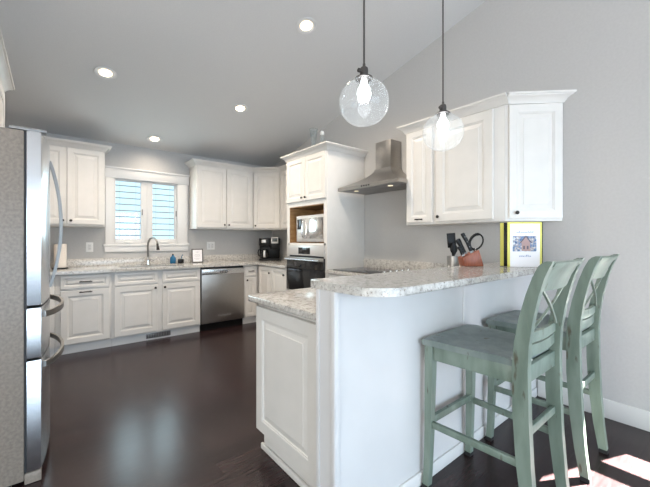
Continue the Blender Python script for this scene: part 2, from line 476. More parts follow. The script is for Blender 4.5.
for a, b in ((.67, .985), (1.125, 1.43)):
    MB().box(a, b, .075, .079, 1.22, 2.14).build('glass_pane', 'pane', w1)
    lock = MB().box((a + b) / 2 - .05, (a + b) / 2 + .05, -.006, .012, 1.235, 1.25, .003)
    lock.build('crank_handle', 'outlet', w1)
for xx in (.99, 1.44):
    MB().box(xx, xx + .012, -.004, .012, 1.62, 1.70, .003).build('sash_lock', 'vent', w1)
# blinds: thin open slats inside each sash
for i, (a, b) in enumerate(((.675, .98), (1.13, 1.425))):
    bl = thing('window_blind', ('left' if i == 0 else 'right') + ' white slatted blind in the window over the sink', 'blind', (0, BW, 0), 0, 'slatted blinds in the sink window')
    mb = MB()
    for k in range(9):
        z = 1.335 + k * .0855
        mb.obox(((a + b) / 2, .066, z), ((b - a) / 2, 0, 0), (0, .0060, .001), (0, -.0010, .0062))
    mb.build('slats', 'slat', bl)
    mb = MB()
    for q in (.18, .82): mb.tube([(a + q * (b - a), .066, 1.288), (a + q * (b - a), .066, 2.073)], .0012, 6)
    mb.build('ladder_cord', 'slat', bl)

# window in the right wall (outside the picture): it lets the sun in
w2 = bpy.data.objects.new('window_2', None); COL.objects.link(w2); w2.location = (RW, 0, 0); w2['kind'] = 'structure'
mb = MB(); mb.box(.02, .07, SY0, SY1, 1.08, 1.22)
mb.box(.02, .07, SY0, SY0 + .04, SZ0, SZ1); mb.build('sash_frame', 'trim', w2)
MB().box(.045, .049, SY0 + .04, SY1, SZ0, SZ1).build('glass_pane', 'pane', w2)

# ------------------------------------------------------------------ upper cabinets
def upper(name, label, loc, rz, w, depth, z0, z1, doors, knobs, crown_path=None, group=None, cat='cabinet', frame=.055, outline=None, crown_end=None):
    t = thing(name, label, cat, (loc[0], loc[1], z0), rz, group)
    h = z1 - z0
    mb = MB()
    if outline: mb.prism(outline, 0, h)
    else: mb.box(0, w, 0, depth, 0, h, .002)
    mb.build('body', 'cab', t)
    for (x, dw), kx in zip(doors, knobs):
        d = MB().panel(x, .022, dw, h - .05, .02, frame, -.0005).build('door', 'cab', angle=9, parent=t)
        if kx is not None: knob(d, kx, .065)
    if crown_path: MB().crown(crown_path, h - .020, end=crown_end).build('crown_moulding', 'cab', t)
    return t

Y_UP = 4.985
UG = 'white raised-panel wall cabinets'
upper('wall_cabinet', 'white two-door wall cabinet left of the sink window, partly behind the refrigerator', (-.24, Y_UP), 0, .76, BW - Y_UP - .002, 1.435, 2.385,
      [(.008, .364), (.385, .365)], [.345, .42], [(-.0, 0), (.76, 0), (.76, BW - Y_UP)], UG)
upper('wall_cabinet', 'white two-door wall cabinet immediately right of the sink window', (1.635, Y_UP), 0, .913, BW - Y_UP - .002, 1.435, 2.385,
      [(.012, .437), (.458, .437)], [.418, .488], [(0, BW - Y_UP), (0, 0), (.913, 0)], UG)
# diagonal corner cabinet, front edge from (2.55,4.985) to (2.87,4.665)
dl = math.hypot(.318, .318)
c45 = math.sqrt(.5)
def to_loc(px, py, ox, oy, rz):
    dx, dy = px - ox, py - oy; c, s_ = math.cos(-rz), math.sin(-rz)
    return (dx * c - dy * s_, dx * s_ + dy * c)
ox, oy = 2.552, 4.983
RZ45 = -PI / 4
outl = [(0, 0), (dl, 0), to_loc(RW - .003, 4.662, ox, oy, RZ45), to_loc(RW - .003, BW - .003, ox, oy, RZ45), to_loc(2.552, BW - .003, ox, oy, RZ45)]
upper('corner_wall_cabinet', 'white single-door diagonal corner wall cabinet above the coffee maker', (ox, oy), RZ45, dl, 0, 1.435, 2.385,
      [(.012, dl - .024)], [.045], [(0.004, 0), (dl - .004, 0)], None, outline=outl)
upper('wall_cabinet', 'narrow white wall cabinet filling between corner cabinet and oven tower', (2.872, 4.655), -PI / 2, .80, RW - 2.872 - .003, 1.435, 2.385,
      [(.012, .38), (.40, .38)], [None, None], [(0, 0), (.72, 0)], UG)

# cabinet over the refrigerator
upper('wall_cabinet', 'white cabinet over the refrigerator, cut off by the left picture edge', (-.275, 2.33), PI / 2, .97, .59, 1.90, 2.335,
      [(.012, .465), (.493, .465)], [None, None], [(0, .45), (0, 0), (.97, 0), (.97, .45)], UG)

# right-hand wall cabinets
XR = 2.775
ZR0, ZR1 = 1.418, 2.355
t = upper('wall_cabinet', 'narrow white wall cabinet beside the range hood with small pull', (XR, 2.117), -PI / 2, .325, RW - XR - .003, ZR0, ZR1,
      [(.022, .285)], [None], [(0, RW - XR), (0, 0), (.325, 0)], UG)
pull([k for k in kids(t) if k.name.startswith('door')][0], .17, .05, .07)
t = upper('wall_cabinet', 'wide white single-door wall cabinet above the knife block', (XR, 1.790), -PI / 2, .625, RW - XR - .003, ZR0, ZR1,
      [(.022, .515)], [.05], [(0, 0), (.655, 0)], UG, frame=.07)
ox, oy = XR, 1.163
L2 = math.hypot(RW - XR, .298)
RZE = -math.atan2(.298, RW - XR)
outl = [(0, 0), (L2 - .006, 0), to_loc(RW - .003, 1.163, ox, oy, RZE)]
t = upper('wall_cabinet', 'white angled end wall cabinet hanging above the yellow framed book', (ox, oy), RZE, L2, 0, ZR0, ZR1,
      [(.022, L2 - .034)], [.072], [(.0, 0), (L2 - .006, 0)], UG, outline=outl, frame=.06, crown_end=(math.sin(-RZE), -math.cos(-RZE)))

# ------------------------------------------------------------------ oven tower
TX, TY0, TY1, TZ = 2.47, 3.0, 3.848, 2.335
tower = thing('oven_tower_cabinet', 'tall white oven cabinet holding microwave and wall oven', 'cabinet', (TX, TY1, 0), -PI / 2)
TW, TD = TY1 - TY0, RW - TX - .003
mb = MB()
mb.box(0, .028, 0, TD, 0, TZ, .002); mb.box(TW - .028, TW, 0, TD, 0, TZ, .002)
mb.box(.028, TW - .028, TD - .015, TD, .1, TZ)
mb.box(.028, TW - .028, .0, TD - .015, 1.70, TZ)
mb.box(.028, TW - .028, 0, TD - .015, 1.205, 1.232)
mb.box(.028, TW - .028, .05, TD - .015, .05, .62)
mb.box(.028, TW - .028, 0, .02, .55, .62)
mb.box(.028, .06, 0, .02, .6, 1.7); mb.box(TW - .06, TW - .028, 0, .02, .6, 1.7)
mb.build('body', 'cab', tower)
mb = MB()
mb.box(.0605, .066, .003, .45, 1.2325, 1.6935); mb.box(TW - .066, TW - .0605, .003, .45, 1.2325, 1.6935)
mb.box(.066, TW - .066, .444, .45, 1.2325, 1.6935); mb.box(.066, TW - .066, .003, .444, 1.690, 1.6985)
mb.box(.066, TW - .066, .003, .444, 1.2325, 1.2355)
mb.build('niche_lining', 'niche', tower)
for x, kx in ((.012, .385), (.4285, .46)):
    d = MB().panel(x, 1.76, .4075, .545, .02, .05, -.0005).build('door', 'cab', angle=9, parent=tower); knob(d, kx, 1.80)
d = MB().panel(.012, .12, TW - .024, .42, .02, .055, -.0005).build('drawer', 'cab', angle=9, parent=tower); pull(d, TW / 2, .48, .13)
MB().crown([(0, .34), (0, 0), (TW, 0), (TW, TD)], TZ - .020).build('crown_moulding', 'cab', tower)

mw = thing('microwave', 'stainless microwave standing in the wooden niche of the oven tower', 'microwave', (TX, TY1, 1.2365), -PI / 2)
MB().box(.19, .775, .035, .40, .008, .345, .004).build('case', 'steel', mw)
MB().box(.335, .770, .018, .034, .012, .341, .004).build('door', 'silverplastic', mw)
MB().box(.375, .755, .0145, .0175, .05, .305, .002).build('door_window', 'chrome', mw)
MB().box(.194, .332, .020, .034, .012, .341, .004).build('control_panel', 'silverplastic', mw)
MB().box(.215, .32, .0165, .0195, .17, .30, .002).build('display', 'blackglass', mw)
mb = MB()
for r_ in range(3):
    for c_ in range(3): mb.box(.217 + c_ * .036, .245 + c_ * .036, .0175, .0198, .04 + r_ * .038, .066 + r_ * .038, .002)
mb.build('keypad', 'silverplastic', mw)
mb = MB()
mb.tube([(.352, .017, .06), (.350, -.004, .10), (.350, -.008, .18), (.350, -.004, .26), (.352, .017, .30)], .007, 8)
mb.build('handle', 'chrome', mw)
mb = MB()
for x in (.22, .74):
    for y in (.06, .37): MB().lathe([(.012, 0), (.012, .008)], (x, y, 0), 10).build('foot', 'black', mw)


ov = thing('wall_oven', 'stainless wall oven with black glass door below the microwave', 'oven', (TX, TY1, .62), -PI / 2)
OW0, OW1 = .03, TW - .03
MB().box(.062, TW - .062, .0, .5, .003, .578).build('case', 'gapdark', ov)
MB().box(OW0, OW1, -.022, -.001, .455, .583, .004).build('control_panel', 'silverplastic', ov)
MB().box(.30, .545, -.0245, -.0225, .475, .555, .002).build('display', 'blackglass', ov)
d = MB().box(OW0, OW1, -.03, -.001, .0, .435, .005).build('door', 'blackglass', ov)
mb = MB().box(OW0, OW1, -.033, -.0305, .392, .435, .001)
mb.build('door_trim', 'steel', d)
mb = MB(); mb.tube([(.07, -.075, .405), (TW - .07, -.075, .405)], .012, 12)
for x in (.10, TW - .10): mb.tube([(x, -.031, .405), (x, -.075, .405)], .010, 8)
mb.build('handle', 'steelv', d)

# ------------------------------------------------------------------ base cabinets along the back wall
YB = 4.70                                     # face-frame plane
TOE = .095
BTOP = .893
def base(label, x0, x1, hollow=False, depth=None, name='base_cabinet', loc=None, rz=0, group='white base cabinets'):
    t = thing(name, label, 'cabinet', loc or (x0, YB, 0), rz, group)
    w = x1 - x0; d = depth or (BW - YB - .003)
    mb = MB()
    if hollow:
        mb.box(0, .018, 0, d, TOE, BTOP); mb.box(w - .018, w, 0, d, TOE, BTOP); mb.box(.018, w - .018, 0, .02, TOE, BTOP)
        mb.box(.018, w - .018, .02, d, TOE, TOE + .018); mb.box(.018, w - .018, d - .012, d, TOE + .018, BTOP)
    else: mb.box(0, w, 0, d, TOE, BTOP, .0015)
    mb.build('body', 'cab', t)
    MB().box(0, w, .028, .045, 0, TOE - .0005).build('toe_kick', 'trim', t)
    return t
t = base('white base cabinet end hidden mostly behind the refrigerator', -.86, .03)
MB().panel(.45, .115, .40, .565, .02).build('door', 'cab', angle=9, parent=t); MB().panel(.45, .70, .40, .17, .02, .03).build('drawer', 'cab', angle=9, parent=t)
t = base('white base cabinet left of the sink, drawer over a pull-out front with two bar handles', .032, .560)
d = MB().panel(.045, .725, .455, .150, .02, .032, -.0005).build('drawer', 'cab', angle=9, parent=t); pull(d, .272, .80, .12)
d = MB().panel(.045, .112, .455, .592, .02, .06, -.0005).build('door', 'cab', angle=9, parent=t); pull(d, .272, .684, .12)
t = base('white two-door sink base cabinet under the faucet and window', .562, 1.600, hollow=True)
for x, kx in ((.018, .465), (.548, .575)):
    MB().panel(x, .725, .475, .150, .02, .032, -.0005).build('false_drawer', 'cab', angle=9, parent=t)
    d = MB().panel(x, .112, .475, .592, .02, .06, -.0005).build('door', 'cab', angle=9, parent=t); knob(d, kx, .665)
t = base('narrow white base cabinet right of the dishwasher with one drawer and door', 2.247, 2.478)
d = MB().panel(.012, .725, .185, .150, .02, .028, -.0005).build('drawer', 'cab', angle=9, parent=t); pull(d, .105, .80, .09)
d = MB().panel(.012, .112, .185, .592, .02, .045, -.0005).build('door', 'cab', angle=9, parent=t); knob(d, .04, .665)
t = base('white base cabinet on the return below the coffee maker, next to oven tower', 0, .84, depth=RW - 2.49 - .004, loc=(2.49, 4.692, 0), rz=-PI / 2)
d = MB().panel(.03, .112, .39, .763, .02, .055, -.0005).build('door', 'cab', angle=9, parent=t); knob(d, .385, .79)
d = MB().panel(.43, .112, .39, .763, .02, .055, -.0005).build('door', 'cab', angle=9, parent=t); knob(d, .775, .79)

vt = thing('toe_kick_vent', 'grey metal floor register in the skirting under the sink', 'vent', (.93, YB + .027, .02))
mb = MB(); mb.box(0, .29, -.006, -.0005, 0, .062, .002); mb.build('grille_frame', 'vent', vt)
mb = MB()
for k in range(14): mb.box(.012 + k * .0195, .019 + k * .0195, -.0085, -.0062, .008, .054)
mb.build('louvres', 'gapdark', vt)

dw = thing('dishwasher', 'stainless steel dishwasher between the sink cabinet and a narrow drawer cabinet', 'dishwasher', (1.604, YB, 0))
MB().box(.006, .634, .0, .55, .10, .885).build('tub', 'gapdark', dw)
d = MB().box(.006, .634, -.03, -.001, .105, .862, .006).build('door', 'steel', dw)
MB().box(.008, .632, -.034, -.0305, .785, .858, .0015).build('control_strip', 'steelv', d)
MB().box(.27, .37, -.0365, -.0345, .795, .83, .001).build('control_panel', 'gapdark', d)
mb = MB()
for q in range(4): mb.box(.276 + q * .024, .290 + q * .024, -.0378, -.0366, .806, .818, .0005)
mb.build('button', 'silverplastic', d)
MB().box(.01, .63, .03, .05, .0, .095).build('kick_plate', 'black', dw)
def text_part(txt, size, name, m, parent, loc, rot, ext=.0004, space=1.0):
    cu = bpy.data.curves.new(name, 'FONT'); cu.body = txt; cu.size = size; cu.extrude = ext; cu.align_x = 'CENTER'; cu.space_character = space
    o = bpy.data.objects.new(name, cu); COL.objects.link(o)
    bpy.context.view_layer.update()
    dg = bpy.context.evaluated_depsgraph_get()
    me = bpy.data.meshes.new_from_object(o.evaluated_get(dg))
    bpy.data.objects.remove(o); bpy.data.curves.remove(cu)
    me.materials.clear(); me.materials.append(M[m])
    ob = bpy.data.objects.new(name, me); COL.objects.link(ob); ob.parent = parent; ob.location = loc; ob.rotation_euler = rot
    return ob
text_part('KitchenAid', .042, 'badge', 'silverplastic', d, (.33, -.0308, .185), (PI / 2, 0, 0))

# ------------------------------------------------------------------ worktops
ZT0, ZT1 = .8935, .928
SX0, SX1, SYA, SYB = .66, 1.42, 4.78, 5.14      # sink cut-out
mb = MB()
mb.box(LW + .003, SX0, 4.65, BW - .022, ZT0, ZT1); mb.box(SX1, RW - .022, 4.65, BW - .022, ZT0, ZT1)
mb.box(SX0, SX1, 4.65, SYA, ZT0, ZT1); mb.box(SX0, SX1, SYB, BW - .022, ZT0, ZT1)
mb.box(2.442, RW - .022, 3.852, 4.65, ZT0, ZT1)
wt = mb.build('worktop', 'granite', None)
tag(wt, 'speckled granite worktop along the window wall with the sink cut into it', 'worktop')
mb = MB(); mb.box(LW + .003, RW - .003, BW - .021, BW - .002, ZT0, 1.028, .002); mb.box(RW - .021, RW - .003, 3.852, BW - .022, ZT0, 1.028, .002)
mb.build('backsplash', 'granite', wt)

def rounded(pts, rads, n=8):
    out = []
    N = len(pts)
    for i in range(N):
        p, a, b = Vector(pts[i]), Vector(pts[i - 1]), Vector(pts[(i + 1) % N]); r = rads[i]
        if r <= 0: out.append((p.x, p.y)); continue
        u = (a - p).normalized(); v = (b - p).normalized()
        ang = u.angle(v); dd = r / math.tan(ang / 2)
        c = p + (u + v).normalized() * (r / math.sin(ang / 2))
        s0 = p + u * dd - c; s1 = p + v * dd - c
        a0 = math.atan2(s0.y, s0.x); a1 = math.atan2(s1.y, s1.x)
        da = (a1 - a0 + PI) % (2 * PI) - PI
        for k in range(n + 1): out.append((c.x + r * math.cos(a0 + da * k / n), c.y + r * math.sin(a0 + da * k / n)))
    return out
BY0, BY1 = 1.05, 1.17                          # peninsula half wall
o_ = rounded([(.945, BY1 + .003), (RW - .022, BY1 + .003), (RW - .022, TY0 - .003), (2.442, TY0 - .003), (2.442, 1.945), (.945, 1.945)], [0, 0, 0, 0, 0, .03], 5)
wt2 = MB().prism(o_, ZT0, ZT1, .010, 3).build('worktop', 'granite')
tag(wt2, 'low speckled granite worktop of the peninsula and around the cooktop', 'worktop')
MB().box(RW - .021, RW - .003, 1.26, TY0 - .003, ZT0, 1.035, .002).build('backsplash', 'granite', wt2)

# range base cabinet and peninsula cabinet
t = base('white base cabinet under the cooktop, next to the oven tower', 0, 1.075, depth=RW - 2.492 - .024, loc=(2.492, TY0 - .004, 0), rz=-PI / 2)
for x in (.02, .54):
    d = MB().panel(x, .725, .50, .150, .02, .03, -.0005).build('drawer', 'cab', angle=9, parent=t); pull(d, x + .25, .80, .11)
    d = MB().panel(x, .112, .50, .592, .02, .055, -.0005).build('door', 'cab', angle=9, parent=t); knob(d, x + .25, .66)
pc = thing('peninsula_cabinet', 'white base cabinet at the peninsula end with raised end panel', 'cabinet', (.992, 1.862, 0), -PI / 2)
PD = 1.862 - BY1 - .003
MB().box(0, PD, 0, 1.49, .10, BTOP, .0015).build('body', 'cab', pc)
MB().box(.03, PD, .018, 1.45, 0, .0995).build('plinth', 'cab', pc)
MB().panel(.003, .125, PD - .083, .745, .022, .07, -.0005).build('end_panel', 'cab', angle=9, parent=pc)
MB().box(.018, PD - .012, .0, .0175, .0, .035, .006, 3).build('plinth_moulding', 'cab', pc)
for k in range(3):
    # kitchen-side doors (face +Y, hidden from this viewpoint)
    pass

# half wall carrying the bar
bw = MB().box(.906, RW - .0005, BY0, BY1, 0, 1.054)
struct('wall_peninsula', bw, 'barpaint')
mb = MB()
mb.box(.899, .9055, BY0 - .006, BY0 + .022, 0, 1.053, .002); mb.box(.899, .9055, BY1 - .022, BY1, 0, 1.053, .002)
mb.box(.9056, .93, BY0 - .006, BY0 - .0005, 0, 1.053, .002)
mb.box(1.918, 1.95, BY0 - .006, BY0 - .0005, .07, 1.053, .002)
struct('trim_1', mb, 'barpaint')
struct('baseboard_peninsula', MB().box(.931, RW - .016, BY0 - .012, BY0 - .0005, 0, .07, .004), 'trim')

bo = rounded([(.912, .812), (RW - .003, .812), (RW - .003, 1.255), (.912, 1.255)], [.15, 0, 0, .045], 10)
bt = MB().prism(bo, 1.0545, 1.088, .0145, 5).build('breakfast_bar', 'granite')
tag(bt, 'raised speckled granite bar top with rounded corner above the stools', 'bar top')

# ------------------------------------------------------------------ sink, faucet and things on the back worktop
sk = thing('sink', 'undermount stainless sink set in the worktop below the window', 'sink', (0, 0, 0))
mb = MB()
zs0 = .72
mb.box(SX0 + .001, SX0 + .012, SYA + .001, SYB - .001, zs0, .915); mb.box(SX1 - .012, SX1 - .001, SYA + .001, SYB - .001, zs0, .915)
mb.box(SX0 + .012, SX1 - .012, SYA + .001, SYA + .012, zs0, .915); mb.box(SX0 + .012, SX1 - .012, SYB - .012, SYB - .001, zs0, .915)
mb.box(SX0 + .001, SX1 - .001, SYA + .001, SYB - .001, zs0 - .01, zs0)
mb.build('basin', 'steel', sk)
MB().lathe([(.045, 0), (.045, .004), (.03, .006)], (1.04, 4.96, zs0), 16).build('drain', 'chrome', sk)

fc = thing('faucet', 'gooseneck pull-down faucet behind the sink', 'faucet', (1.045, 5.19, ZT1 + .0005))
MB().lathe([(.032, 0), (.032, .006), (.025, .012), (.022, .05), (.020, .10), (.014, .108)], (0, 0, 0), 18).build('base', 'chrome', fc)
pts = [(0, 0, .10), (0, 0, .27)]
for k in range(1, 10):
    a = PI * k / 9.6
    pts.append((.055 * (1 - math.cos(a)) * .75, -.085 * (1 - math.cos(a)), .27 + .105 * math.sin(a)))
MB().tube(pts, .0125, 12).build('spout', 'handle_steel', fc)
px_, py_, pz_ = pts[-1]
MB().tube([(px_, py_, pz_), (px_ + .004, py_ - .008, pz_ - .05), (px_ + .007, py_ - .013, pz_ - .085)], [.015, .018, .021], 12).build('spray_head', 'bronze', fc)
MB().tube([(.02, 0, .055), (.05, -.01, .062), (.11, -.02, .075)], [.010, .009, .007], 10).build('lever', 'chrome', fc)

sp = thing('soap_bottle', 'blue glass soap bottle beside the faucet on the window worktop', 'bottle', (1.375, 5.20, ZT1 + .0005))
MB().lathe([(.030, 0), (.036, .008), (.038, .05), (.034, .085), (.018, .105), (.013, .112), (.013, .122)], (0, 0, 0), 18, sx=1.1).build('body', 'bluesoap', sp)
MB().lathe([(.012, .122), (.012, .138), (.004, .140)], (0, 0, 0), 12).build('cap', 'black', sp)
sc_ = thing('sponge_holder', 'small black holder with a brush beside the blue bottle', 'holder', (1.485, 5.20, ZT1 + .0005))
MB().box(-.038, .038, -.025, .025, 0, .062, .008).build('cup', 'black', sc_)
MB().tube([(.0, 0, .05), (.012, 0, .10), (.028, -.004, .125)], [.005, .005, .007], 8).build('brush', 'bluesoap', sc_)

fr = thing('framed_sign', 'small framed paper sign leaning on the backsplash over the dishwasher', 'sign', (1.72, 5.175, ZT1 + .001), math.radians(-8))
tilt = Matrix.Rotation(math.radians(-9), 4, 'X')
mb = MB()
mb.box(-.082, -.068, -.012, 0, 0, .208, .002); mb.box(.068, .082, -.012, 0, 0, .208, .002)
mb.box(-.068, .068, -.012, 0, 0, .014, .002); mb.box(-.068, .068, -.012, 0, .194, .208, .002)
frame_o = mb.build('frame', 'socket', fr, rot=(math.radians(-9), 0, 0))
pg = MB().box(-.068, .068, -.006, -.002, .014, .194).build('paper', 'paper', fr, rot=(math.radians(-9), 0, 0))
mb = MB()
for k, (wd, z) in enumerate(((.05, .160), (.03, .146), (.07, .118), (.085, .1), (.06, .085), (.09, .062), (.05, .048))):
    x = -wd / 2
    while x < wd / 2:
        l_ = random.uniform(.006, .014); mb.box(x, min(x + l_, wd / 2), -.0068, -.0061, z, z + .0045); x += l_ + .004
mb.build('lettering', 'greyink', pg)

pt = thing('paper_towel_holder', 'cream paper towel roll on a dark base beside the refrigerator handle', 'paper towel', (.085, 5.10, ZT1 + .0005))
MB().lathe([(.078, 0), (.078, .010), (.070, .014)], (0, 0, 0), 24).build('base', 'black', pt)
MB().lathe([(.060, .0145), (.060, .294), (.018, .294)], (0, 0, 0), 24).build('roll', 'papertowel', pt)
MB().lathe([(.007, .0145), (.007, .320), (.011, .325), (.011, .335), (.002, .34)], (0, 0, 0), 12).build('rod', 'black', pt)
ca = thing('canister', 'tall cream canister behind the refrigerator handle, left of the towel roll', 'canister', (-.085, 5.12, ZT1 + .0005))
MB().lathe([(.058, 0), (.062, .005), (.062, .30)], (0, 0, 0), 24).build('body', 'papertowel', ca)
MB().lathe([(.064, .3005), (.064, .325), (.02, .335), (.012, .355), (.002, .358)], (0, 0, 0), 24).build('lid', 'cab', ca)

# coffee maker
cm = thing('coffee_maker', 'black twin coffee maker in the worktop corner beside oven tower', 'coffee maker', (2.84, 4.965, ZT1 + .0005), math.radians(-32))
MB().box(-.165, .165, -.13, .13, 0, .035, .008).build('base', 'black', cm)
MB().box(-.165, .165, .03, .13, .0355, .30, .006).build('reservoir', 'black', cm)
MB().box(-.165, .01, -.12, .0295, .245, .372, .010).build('brew_head', 'black', cm)
MB().box(.015, .165, -.12, .0295, .19, .330, .010).build('pod_head', 'black', cm)
MB().box(-.165, .165, .03, .13, .3005, .372, .010).build('lid', 'black', cm)
MB().box(-.125, -.055, -.1235, -.1205, .295, .345, .003).build('control_panel', 'silverplastic', cm)
d = MB().box(.03, .145, -.128, -.1205, .285, .385, .005).build('display_bezel', 'silverplastic', cm)
MB().box(.045, .13, -.1305, -.1285, .315, .372, .002).build('display', 'lcd', d)
cf = MB().lathe([(.045, .036), (.066, .045), (.070, .09), (.060, .15), (.045, .18), (.047, .195)], (-.08, -.05, 0), 22).build('carafe', 'blackglass', cm)
mb = MB(); mb.tube([(-.145, -.065, .175), (-.175, -.072, .18), (-.185, -.075, .14), (-.18, -.073, .09), (-.15, -.066, .07)], .009, 8); mb.build('carafe_handle', 'black', cf)
MB().box(-.095, -.065, -.1245, -.1205, .06, .17, .002).build('level_window', 'silverplastic', cf)

# outlets
def outlet(label, x, z, w):
    t = thing('wall_outlet', label, 'outlet', (x, BW - .0005, z), 0, 'white wall outlets')
    MB().box(-w / 2, w / 2, -.007, 0, -.062, .062, .003).build('cover_plate', 'outlet', t)
    for k in range(max(1, round(w / .075))):
        cx = 0 if w < .1 else (-.024 + k * .048)
        r = MB().box(cx - .017, cx + .017, -.010, -.0072, -.036, .036, .003).build('receptacle', 'trim', t)
        mb = MB()
        for zz in (-.017, .017):
            for sx in (-.006, .006): mb.box(cx + sx - .001, cx + sx + .001, -.0108, -.0102, zz - .005, zz + .005)
        mb.build('slot', 'gapdark', r)
outlet('white single outlet on the wall left of the sink window', .385, 1.178, .078)
outlet('white double outlet on the wall above the dishwasher', 1.965, 1.178, .125)

# ------------------------------------------------------------------ cooktop and range hood
ct = thing('cooktop', 'black glass cooktop set in the worktop beneath the range hood', 'cooktop', (2.50, 2.93, ZT1 + .0004), -PI / 2)
CWD, CDP = .80, .50
MB().box(0, CWD, 0, CDP, 0, .008, .003).build('glass_top', 'blackglass', ct)
mb = MB()
for cx_, cy_, r_ in ((.16, .14, .075), (.16, .36, .095), (.46, .14, .095), (.46, .36, .075)):
    rr = [[(cx_ + q * math.cos(2 * PI * k / 32), cy_ + q * math.sin(2 * PI * k / 32), z) for q, z in ((r_, .0082), (r_ + .003, .0082), (r_ + .003, .0088), (r_, .0088))] for k in range(32)]
    MB().loft(rr, closed_path=True).build('burner_ring', 'greyink', ct)
for k in range(5):
    MB().lathe([(.024, .0082), (.024, .012), (.020, .014), (.019, .034), (.015, .037), (.001, .037)], (.715, .06 + k * .095, 0), 16).build('control_knob', 'steelv', ct)

hd = thing('range_hood', 'stainless chimney range hood on the wall above the cooktop', 'range hood', (RW - .0005, 2.53, 1.838))
HB = [(-.472, 0, -.445, .445), ]
def rect(x0, y0, y1, z): return [(x0, y0, z), (x0, y1, z), (0, y1, z), (0, y0, z)]
rings = [rect(-.472, -.445, .445, 0), rect(-.472, -.445, .445, .036)]
for k in range(1, 9):
    t_ = k / 8.0
    s_ = (1 - t_) ** 1.75
    rings.append(rect(-.195 - .277 * s_, -.118 - .327 * s_, .118 + .327 * s_, .036 + .205 * t_))
MB().loft(rings).build('canopy', 'steel', hd, angle=25)
MB().box(-.19, -.001, -.11, .11, .2415, .545, .002).build('chimney', 'steel', hd)
mb = MB(); mb.box(-.43, -.03, -.40, .40, -.004, -.0004, .001); mb.build('filter', 'vent', hd)
for y in (-.25, .25): MB().lathe([(.028, -.0075), (.028, -.0045)], (-.36, y, 0), 16).build('lamp', 'hoodlamp', hd)
mb = MB()
for k in range(4): mb.box(-.4745, -.4725, -.06 + k * .035, -.04 + k * .035, .010, .024)
mb.build('button', 'black', hd)

# ------------------------------------------------------------------ refrigerator
FY0, FW, FH = 2.325, .90, 1.835
fg = thing('refrigerator', 'stainless french-door refrigerator with two lower drawers and bowed handles', 'refrigerator', (-.108, FY0, 0), PI / 2)
# local: x runs along +Y (0..FW), front faces local -y (world +X)
MB().box(0, FW, 0, .70, .025, FH, .006).build('body', 'fridge_side', fg)
MB().box(.004, FW - .004, -.068, -.0005, .002, .058, .003).build('base_grille', 'fridge_side', fg)
MB().box(.01, FW - .01, .05, .66, 0, .0245).build('plinth', 'black', fg)
def fdoor(x0, x1, z0, z1, name):
    """door with a bowed front: bulge greatest at the middle of the whole fridge"""
    N = 12
    def bul(x): 
        u = (x - FW / 2) / (FW / 2); return .066 + .036 * (1 - u * u)
    fr_ = []
    for k in range(N + 1):
        x = x0 + (x1 - x0) * k / N; fr_.append((x, -bul(x)))
    outline = [(x1, -.010), (x0, -.010)] + fr_
    return MB().prism(outline, z0, z1, .005, 2).build(name, 'steelv', fg)
gap = MB().box(.012, FW - .012, -.0098, -.0003, .06, FH - .005).build('gasket', 'gapdark', fg)
d1 = fdoor(.003, FW / 2 - .002, .925, FH + .005, 'door'); d2 = fdoor(FW / 2 + .002, FW - .003, .925, FH + .005, 'door')
d3 = fdoor(.003, FW - .003, .650, .915, 'drawer'); d4 = fdoor(.003, FW - .003, .062, .640, 'drawer')
for d, x in ((d1, FW / 2 - .045), (d2, FW / 2 + .045)):
    pts = []
    for k in range(15):
        u = k / 14.0; z = .975 + .79 * u
        pts.append((x, -.100 - .058 * math.sin(PI * u) ** .8, z))
    mb = MB()
    rings = []
    for i, p in enumerate(pts):
        hw = .013; hd_ = .008
        rings.append([(p[0] - hw, p[1] - hd_, p[2]), (p[0] + hw, p[1] - hd_, p[2]), (p[0] + hw, p[1] + hd_, p[2]), (p[0] - hw, p[1] + hd_, p[2])])
    mb.loft(rings); mb.build('handle', 'handle_steel', d)
for d, z in ((d3, .865), (d4, .592)):
    rings = []
    for k in range(17):
        u = k / 16.0; x = .08 + (FW - .16) * u
        uu = (x - FW / 2) / (FW / 2)
        y = -.066 - .036 * (1 - uu * uu) - .062 * math.sin(PI * u) ** .55
        rings.append([(x, y - .009, z - .016), (x, y + .005, z - .016), (x, y + .005, z + .016), (x, y - .009, z + .016)])
    MB().loft(rings).build('handle', 'handle_steel', d)
for x in (.05, FW - .05): MB().box(x - .035, x + .035, -.09, .06, FH + .006, FH + .022, .004).build('hinge_cover', 'vent', fg)

# ------------------------------------------------------------------ things on the bar and right-hand worktop
KX, KY, KR = 2.285, 1.185, math.radians(-39)
KZ = 1.0885
kb = thing('knife_block', 'reddish wooden knife block on the bar left of the yellow book', 'knife block', (KX, KY, KZ), KR)
blk = [(-.066, 0), (.066, 0), (.034, .1129), (-.080, .0603)]
mb = MB(); a = mb.ring([(x, -.045, z) for x, z in blk]); b = mb.ring([(x, .045, z) for x, z in blk])
mb.bridge(a, b); mb.cap(a, True); mb.cap(b)
bmesh.ops.bevel(mb.bm, geom=list(mb.bm.edges), offset=.003, segments=2, affect='EDGES', profile=.5)
mb.build('block', 'blockwood', kb)
kw = Matrix.Translation(Vector((KX, KY, KZ))) @ Matrix.Rotation(KR, 4, 'Z')
kdir = Vector((-.42, 0, .907)).normalized(); kside = Vector((.907, 0, .42)).normalized()
def kpos(x, y, z): return kw @ Vector((x, y, z))
klabels = ['longest black-handled knife with light rivets in the wooden block', 'wide black handle of a cleaver leaning left in the wooden block',
           'black-handled knife at the back of the wooden block', 'short black-handled knife lowest at the left of the wooden block']
